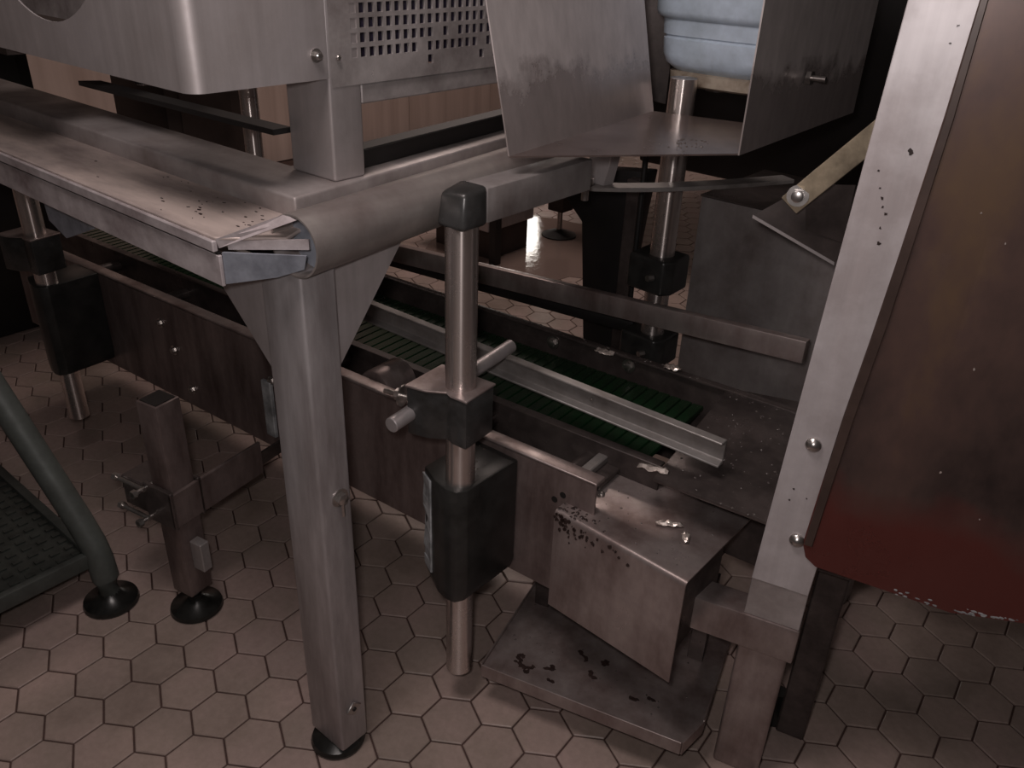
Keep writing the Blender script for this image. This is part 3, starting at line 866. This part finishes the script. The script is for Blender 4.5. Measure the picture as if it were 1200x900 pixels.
# grey cabinet
CB = thing('sheet_cabinet', 'dull grey sheet metal box behind the belt next to the column', 'cabinet', (0.034, 1.0, 0))
G().box(0, 0.50, 0, 0.30, 0.30, 0.838).build('body', 'steel_grey', CB, 0.004, 2)
G().box(-0.002, 0.502, -0.004, 0.304, 0.838, 0.842).build('lid', 'steel_dark', CB, 0.002, 1)
for (a, b) in ((0.03, 0.03), (0.47, 0.03), (0.03, 0.27), (0.47, 0.27)):
    G().box(a - 0.02, a + 0.02, b - 0.02, b + 0.02, 0, 0.30).build('leg', 'steel_grey', CB)

# ------------------------------------------------------------------ conveyor support leg with clamps (left)
LG = thing('support_leg', 'square tube support leg with clamp frame and black round foot', 'support', (-0.536, 0.041, 0), 10)
G().box(-0.028, 0.028, -0.028, 0.028, 0.06, 0.52).build('tube', 'steel_brown', LG, 0.003, 2)
G().box(-0.0225, 0.0225, -0.0225, 0.0225, 0.519, 0.5215).build('tube_mouth', 'soot', LG)
G().lathe((0, 0, 0), [(0.052, 0), (0.055, 0.004), (0.053, 0.012), (0.030, 0.020), (0.014, 0.032), (0.014, 0.04)], 40).build('rubber_foot', 'rubber', LG)
G().cyl((0, 0, 0.035), (0, 0, 0.065), 0.009, 16).build('spindle', 'bolt', LG)
G().box(-0.045, 0.036, -0.038, -0.029, 0.245, 0.335).build('clamp_plate', 'steel_dark', LG, 0.002, 1)
G().box(-0.045, 0.036, 0.029, 0.038, 0.245, 0.335).build('clamp_plate', 'steel_dark', LG, 0.002, 1)
for z in (0.255, 0.325):
    g = G(); g.cyl((-0.036, -0.07, z), (-0.036, 0.05, z), 0.0045, 12); g.cyl((-0.036, -0.07, z), (-0.036, -0.060, z), 0.0085, 6)
    g.build('clamp_bolt', 'bolt', LG)
    g = G(); g.cyl((-0.12, -0.045, z), (-0.03, -0.045, z), 0.0045, 12); g.cyl((-0.12, -0.045, z), (-0.11, -0.045, z), 0.0085, 6)
    g.build('clamp_bolt', 'bolt', LG)
G().box(-0.115, -0.045, -0.035, 0.03, 0.255, 0.325).build('cross_tube', 'steel_dark', LG, 0.003, 1)
G().box(0.028, 0.036, -0.038, 0.20, 0.25, 0.33).build('side_arm', 'steel_brown', LG, 0.002, 1)
G().box(0.028, 0.060, -0.01, 0.012, 0.13, 0.20).build('lug', 'steel_grey', LG, 0.002, 1)
G().box(0.028, 0.034, 0.20, 0.36, 0.27, 0.30).build('link_bar', 'steel_dark', LG)

# ------------------------------------------------------------------ step stool at left edge
ST = thing('step_stool', 'grey-green tubular step with dark tread at the left edge', 'step stool')
G().sweep([(-1.06, -0.165, 0.78), (-0.88, -0.118, 0.46), (-0.735, -0.080, 0.203), (-0.706, -0.074, 0.150), (-0.692, -0.073, 0.115), (-0.686, -0.073, 0.07), (-0.686, -0.073, 0.02)], 0.027, 20).build('tube_rail', 'stool', ST)
G().lathe((-0.686, -0.073, 0), [(0.055, 0), (0.057, 0.004), (0.055, 0.012), (0.032, 0.020), (0.020, 0.032)], 40).build('rubber_foot', 'rubber', ST)
G().box(-1.25, -0.705, -0.62, -0.085, 0.125, 0.131).build('tread', 'mesh', ST, 0.001, 1)
G().box(-0.707, -0.690, -0.62, -0.080, 0.105, 0.140).build('tread_edge', 'stool', ST, 0.003, 2)
G().box(-1.25, -0.70, -0.095, -0.075, 0.105, 0.140).build('tread_edge', 'stool', ST, 0.003, 2)
G().sweep([(-1.02, -0.68, 0.70), (-0.76, -0.64, 0.255), (-0.690, -0.62, 0.13), (-0.686, -0.62, 0.02)], 0.019, 20).build('tube_rail', 'stool', ST)
G().lathe((-0.686, -0.62, 0), [(0.055, 0), (0.057, 0.004), (0.055, 0.012), (0.032, 0.020), (0.020, 0.032)], 40).build('rubber_foot', 'rubber', ST)
g = G()
for i in range(18):
    for j in range(17):
        g.box(-1.24 + i * 0.03, -1.228 + i * 0.03, -0.61 + j * 0.031, -0.592 + j * 0.031, 0.131, 0.1345)
t = g.build('tread_studs', 'mesh', ST)
t['kind'] = 'stuff'

# ------------------------------------------------------------------ background machines
BG = thing('machine_body', 'large black machine body in the dark behind the chute', 'machine', (0, 1.7, 0))
G().box(-0.55, 1.9, 0.0, 0.9, 0.69, 1.8).build('housing', 'soot', BG, 0.01, 2)
G().box(0.9, 1.0, 0.1, 0.2, 0, 0.69).build('leg', 'soot', BG)
G().box(0.9, 1.0, 0.7, 0.8, 0, 0.69).build('leg', 'soot', BG)
G().box(-0.45, -0.35, 0.7, 0.8, 0, 0.69).build('leg', 'soot', BG)
FL = thing('far_table', 'distant machine frame standing on a screw foot beyond the wet floor', 'machine', (-1.512, 2.622, 0))
G().box(-0.045, 0.045, -0.045, 0.045, 0.13, 0.85).build('leg', 'dark_brown', FL, 0.004, 1)
G().cyl((0, 0, 0.02), (0, 0, 0.14), 0.013, 12).build('screw', 'bolt', FL)
G().lathe((0, 0, 0), [(0.085, 0), (0.085, 0.008), (0.03, 0.028), (0.015, 0.035)], 24).build('foot', 'soot', FL)
G().box(-0.1, 0.9, -0.1, 0.9, 0.85, 0.95).build('top_frame', 'dark_brown', FL)
FC = thing('far_cabinet', 'small pale cabinet with dark post on the floor far behind the round post', 'cabinet', (-1.56, 2.10, 0))
G().box(-0.35, 0.06, -0.02, 0.3, 0.14, 0.34).build('body', 'steel', FC, 0.004, 1)
G().box(0.075, 0.11, -0.03, 0.01, 0, 0.55).build('post', 'soot', FC)
G().box(-0.30, 0.04, 0.02, 0.28, 0.0, 0.14).build('plinth', 'dark_brown', FC)
DC = thing('dark_locker', 'dark brown upright casing behind the table deck against the beige panels', 'machine', (-2.1, 1.05, 0))
G().box(-0.18, 0.18, -0.15, 0.15, 0, 1.5).build('casing', 'dark_brown', DC, 0.01, 2)
G().box(0.18, 0.184, -0.10, 0.10, 0.3, 1.4).build('door', 'dark_brown', DC, 0.001, 1)
D2 = thing('dark_locker', 'nearly black casing at the upper left edge behind the table', 'machine', (-2.35, 0.45, 0))
G().box(-0.15, 0.15, -0.22, 0.16, 0, 1.3).build('casing', 'soot', D2, 0.01, 2)
G().box(0.15, 0.154, -0.18, 0.12, 0.3, 1.2).build('door', 'soot', D2, 0.001, 1)
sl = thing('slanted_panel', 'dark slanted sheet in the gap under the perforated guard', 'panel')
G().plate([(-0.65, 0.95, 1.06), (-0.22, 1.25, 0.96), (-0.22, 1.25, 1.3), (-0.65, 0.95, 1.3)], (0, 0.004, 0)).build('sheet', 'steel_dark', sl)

# puddle
g = G()
rng = random.Random(5)
n = 40
poly = []
for i in range(n):
    a = 2 * math.pi * i / n
    r = 1 + 0.14 * math.sin(3 * a + 1) + 0.09 * math.sin(5 * a) + rng.uniform(-0.06, 0.06)
    poly.append((0.52 * r * math.cos(a), 0.42 * r * math.sin(a)))
pd = tag(g.prism(poly, 0, 0.0015).build('puddle', 'water'), 'shiny puddle on the floor beyond the round post reflecting light', 'puddle')
pd.location = (-1.50, 2.42, 0.0006)

# ------------------------------------------------------------------ scraps and residue
def scrap(loc, L, W, yaw, label, seed):
    rg = random.Random(seed)
    g = G()
    nx, ny = 9, 5
    vs, fs = [], []
    for i in range(nx):
        for j in range(ny):
            fx, fy = i / (nx - 1), j / (ny - 1)
            wd = W * (0.35 + 0.65 * abs(math.sin(2.2 * fx + 0.6)))
            vs.append(((fx - 0.5) * L + rg.uniform(-1, 1) * L * 0.03, (fy - 0.5) * wd + rg.uniform(-1, 1) * W * 0.06, 0.0008 + rg.random() * 0.006))
    for i in range(nx - 1):
        for j in range(ny - 1):
            fs.append((i * ny + j, (i + 1) * ny + j, (i + 1) * ny + j + 1, i * ny + j + 1))
    o = g.add(vs, fs).build('foil_scrap', 'foil', None, 0, 2, 5)
    mo = o.modifiers.new('thickness', 'SOLIDIFY'); mo.thickness = 0.0006
    o.location = loc
    o.rotation_euler = (0, 0, R_(yaw))
    return tag(o, label, 'scrap', 'foil scraps on the machine')
scrap((0.348, 0.430, 0.4655), 0.045, 0.012, 33, 'long crumpled pale scrap on top of the bent cover', 1)
scrap((0.385, 0.418, 0.4655), 0.028, 0.012, -55, 'short twisted pale scrap on the bent cover nearest the column', 2)
scrap((0.140, 0.772, 0.552), 0.034, 0.024, 20, 'triangular bright scrap on the far conveyor plate', 3)
scrap((0.300, 0.440, 0.5495), 0.050, 0.022, 20, 'wet crumpled scrap at the front corner of the dark transfer plate', 4)
scrap((0.000, 0.735, 0.552), 0.040, 0.026, 10, 'crumpled wet scrap against the far plate behind the belt', 6)

g = G()
rg = random.Random(21)
for (cx, cy, L, a0) in ((0.055, 0.055, 9, -20), (0.085, 0.045, 12, -10), (0.07, 0.035, 6, 10), (0.115, 0.062, 7, -5), (0.165, 0.098, 9, -5), (0.19, 0.085, 8, -30), (0.20, 0.105, 8, 0), (0.27, 0.055, 4, 10), (0.30, 0.07, 3, 0), (0.12, 0.025, 3, 0)):
    x, yv, an = cx, cy, R_(a0)
    for k in range(L):
        an += rg.gauss(0, 0.8)
        x += 0.0042 * math.cos(an); yv += 0.0030 * math.sin(an)
        r0 = rg.uniform(0.0018, 0.0052)
        g.prism([(x + r0 * rg.uniform(0.6, 1.5) * math.cos(a * 1.0472), yv + r0 * rg.uniform(0.5, 1.1) * math.sin(a * 1.0472)) for a in range(6)], 0, 0.0010 + rg.random() * 0.0014)
rs = g.build('residue', 'residue')
rs.location = (0.096, 0.26, 0.0981)
rs.rotation_euler = (0, 0, R_(15))
tag(rs, 'dark crumbs of residue scattered on the drip tray', 'residue')
rs['kind'] = 'stuff'

rg = random.Random(44)
g = G()
for k in range(42):
    x = -0.05 - abs(rg.gauss(0, 0.16)); yv = rg.uniform(-0.055, 0.045)
    r0 = rg.uniform(0.0006, 0.0018)
    an = rg.uniform(-0.4, 0.4)
    if x > -0.06 + yv: continue
    pp = []
    for i in range(7):
        a_ = 2 * math.pi * i / 7
        dx, dy = 2.4 * r0 * rg.uniform(0.5, 1.2) * math.cos(a_), r0 * rg.uniform(0.5, 1.2) * math.sin(a_)
        pp.append((x + dx * math.cos(an) - dy * math.sin(an), yv + dx * math.sin(an) + dy * math.cos(an)))
    g.prism(pp, 0.9718, 0.9726)
o = g.build('dark_flecks', 'residue', T)
o['kind'] = 'stuff'
M['drop'] = plain('water_drop', (0.10, 0.085, 0.08), 0.04, 0, 0.1, 30)
rg = random.Random(33)
def drops(name, parent, pts):
    g = G()
    for (c, r) in pts:
        blob(g, c, r, 0.6)
    o = g.build(name, 'drop', parent, 0, 2, 80)
    o['kind'] = 'stuff'
    return o
pts = []
while len(pts) < 90:
    x, yv = rg.uniform(0.27, 0.50), rg.uniform(0.43, 0.80)
    if x > 0.312 - 0.148 * (yv - 0.42) + 0.01 and x < 0.505 - 0.278 * (yv - 0.44) - 0.01:
        pts.append(((x, yv, 0.549), rg.uniform(0.0008, 0.0028)))
drops('water_drops', tp, pts)
drops('water_drops', HD, [((rg.uniform(0.02, 0.23), rg.uniform(0.02, 0.20), 0.21), rg.uniform(0.0006, 0.0020)) for k in range(45)])
drops('water_drops', TR, [((rg.uniform(0.02, 0.37), rg.uniform(0.02, 0.24), 0.023), rg.uniform(0.0006, 0.0022)) for k in range(50)])
drops('water_drops', CV, [((rg.uniform(-0.9, 0.30), rg.uniform(0.401, 0.416), 0.551), rg.uniform(0.001, 0.0032)) for k in range(60)])
drops('water_drops', CH, [((0.19 + rg.gauss(0, 0.02), 0.60 + rg.gauss(0, 0.03), 1.03), rg.uniform(0.001, 0.003)) for k in range(30)])
drops('water_drops', b1, [((rg.uniform(-0.06, 0.02), rg.uniform(0.0, 0.10), 0.24), rg.uniform(0.0008, 0.0022)) for k in range(25)])

# ------------------------------------------------------------------ hexagonal floor tiles
A = 0.0577
ang = R_(33.255)
u3 = Vector((math.cos(ang), math.sin(ang)))
u2 = Vector((math.cos(ang + math.pi / 3), math.sin(ang + math.pi / 3)))
org = Vector((-0.54678, -0.21861))
rt = A - 0.0021
hexv = [(rt * math.cos(ang + k * math.pi / 3), rt * math.sin(ang + k * math.pi / 3)) for k in range(6)]
hin = [(p[0] * 0.965, p[1] * 0.965) for p in hexv]
def tile_geo(g, cx, cy, dz=0.0):
    vs = [(cx + p[0], cy + p[1], -0.004) for p in hexv] + [(cx + p[0], cy + p[1], -0.0014 + dz) for p in hexv] + [(cx + p[0], cy + p[1], dz) for p in hin]
    fs = [(12, 13, 14, 15, 16, 17)]
    for s in (0, 1):
        for i in range(6):
            j = (i + 1) % 6
            fs.append((s * 6 + i, s * 6 + j, (s + 1) * 6 + j, (s + 1) * 6 + i))
    return g.add(vs, fs)
bpy.context.view_layer.update()
dg = bpy.context.evaluated_depsgraph_get()
F = 983.0
def pix(p):
    d = Vector(p) - CAM
    z = d.dot(cf)
    if z < 0.1:
        return None
    return 600 + F * d.dot(cr) / z, 450 - F * d.dot(cu) / z, z
cand, rest = [], []
for mm in range(-60, 90):
    for nn in range(-60, 90):
        i, j = 1 + mm + 2 * nn, mm - nn
        c = org + u3 * (i * A) + u2 * (j * A)
        if not (-3.5 < c.x < 3.1 and -2.3 < c.y < 6.1):
            continue
        q = pix((c.x, c.y, 0))
        seen = False
        if q and -60 < q[0] < 1260 and -60 < q[1] < 960 and q[2] < 3.6:
            for hx, hy in [(0, 0)] + [(p[0] * 0.8, p[1] * 0.8) for p in hexv]:
                tgt = Vector((c.x + hx, c.y + hy, 0.004))
                dv = tgt - CAM
                hit, loc, *_ = scn.ray_cast(dg, CAM, dv.normalized(), distance=dv.length - 0.003)
                if not hit:
                    seen = True
                    break
        (cand if seen else rest).append((q[2] if q else 9, c))
cand.sort(key=lambda t: t[0])
rest += cand[300:]
cand = cand[:300]
me_tile = None
for d, c in cand:
    if me_tile is None:
        o = tile_geo(G(), 0, 0).build('tile', 'tile', floor, 0, 2, 20)
        me_tile = o.data
    else:
        o = bpy.data.objects.new('tile', me_tile)
        col.objects.link(o)
        o.parent = floor
    o.location = (c.x, c.y, random.uniform(-0.0006, 0.0))
g = G()
for d, c in rest:
    tile_geo(g, c.x, c.y)
o = g.build('far_tiles', 'tile', floor, 0, 2, 20)
o['kind'] = 'stuff'

# ------------------------------------------------------------------ groups of repeats and small pieces under the part that carries them
for o in list(col.objects):
    if o.parent is None and o.get('category') and 'group' not in o:
        base = o.name.split('.')[0]
        grp = {'guide_post': 'round guide posts of the conveyor', 'mounting_block': 'black blocks on the guide posts', 'post_clamp': 'clamps on the guide posts',
               'side_rail': 'rails behind the belt', 'dark_locker': 'dark casings behind the table', 'upright_shaft': 'upright shafts behind the table'}.get(base)
        if grp:
            o['group'] = grp
carry = {'leg_bolt': 'leg', 'leg_nut_plate': 'leg', 'leg_nut_hole': 'leg', 'cover_bolt': 'side_panel', 'washer_plate': 'body', 'tube_mouth': 'tube',
         'dome_bolt': 'column_shaft', 'dark_speck': 'column_shaft', 'chute_bolt': 'right_wall', 'brace_bolt': 'bar', 'hole': 'side_plate', 'plate_bolt': 'side_plate',
         'pale_fleck': 'sheet', 'edge_fold': 'sheet', 'bracket_edge': 'bracket_plate', 'bracket_web': 'bracket_plate', 'terminal_boss': 'housing', 'scraped_edge': 'body',
         'grime': 'cover_sheet', 'grime_spatter': 'cover_sheet', 'tube_plug': 'edge_tube', 'tread_studs': 'tread', 'door': 'casing', 'nut': 'rod'}
for o in list(col.objects):
    tgt = carry.get(o.name.split('.')[0])
    if tgt and o.parent is not None and o.parent.type == 'EMPTY':
        sib = [c for c in o.parent.children if c.name.split('.')[0] == tgt]
        if sib:
            if o.name.split('.')[0] == 'plate_bolt' and len(sib) > 1:
                yv = sum((Vector(b) for b in o.bound_box), Vector()).y / 8
                sib.sort(key=lambda c: abs(sum((Vector(b) for b in c.bound_box), Vector()).y / 8 - yv))
            o.parent = sib[0]
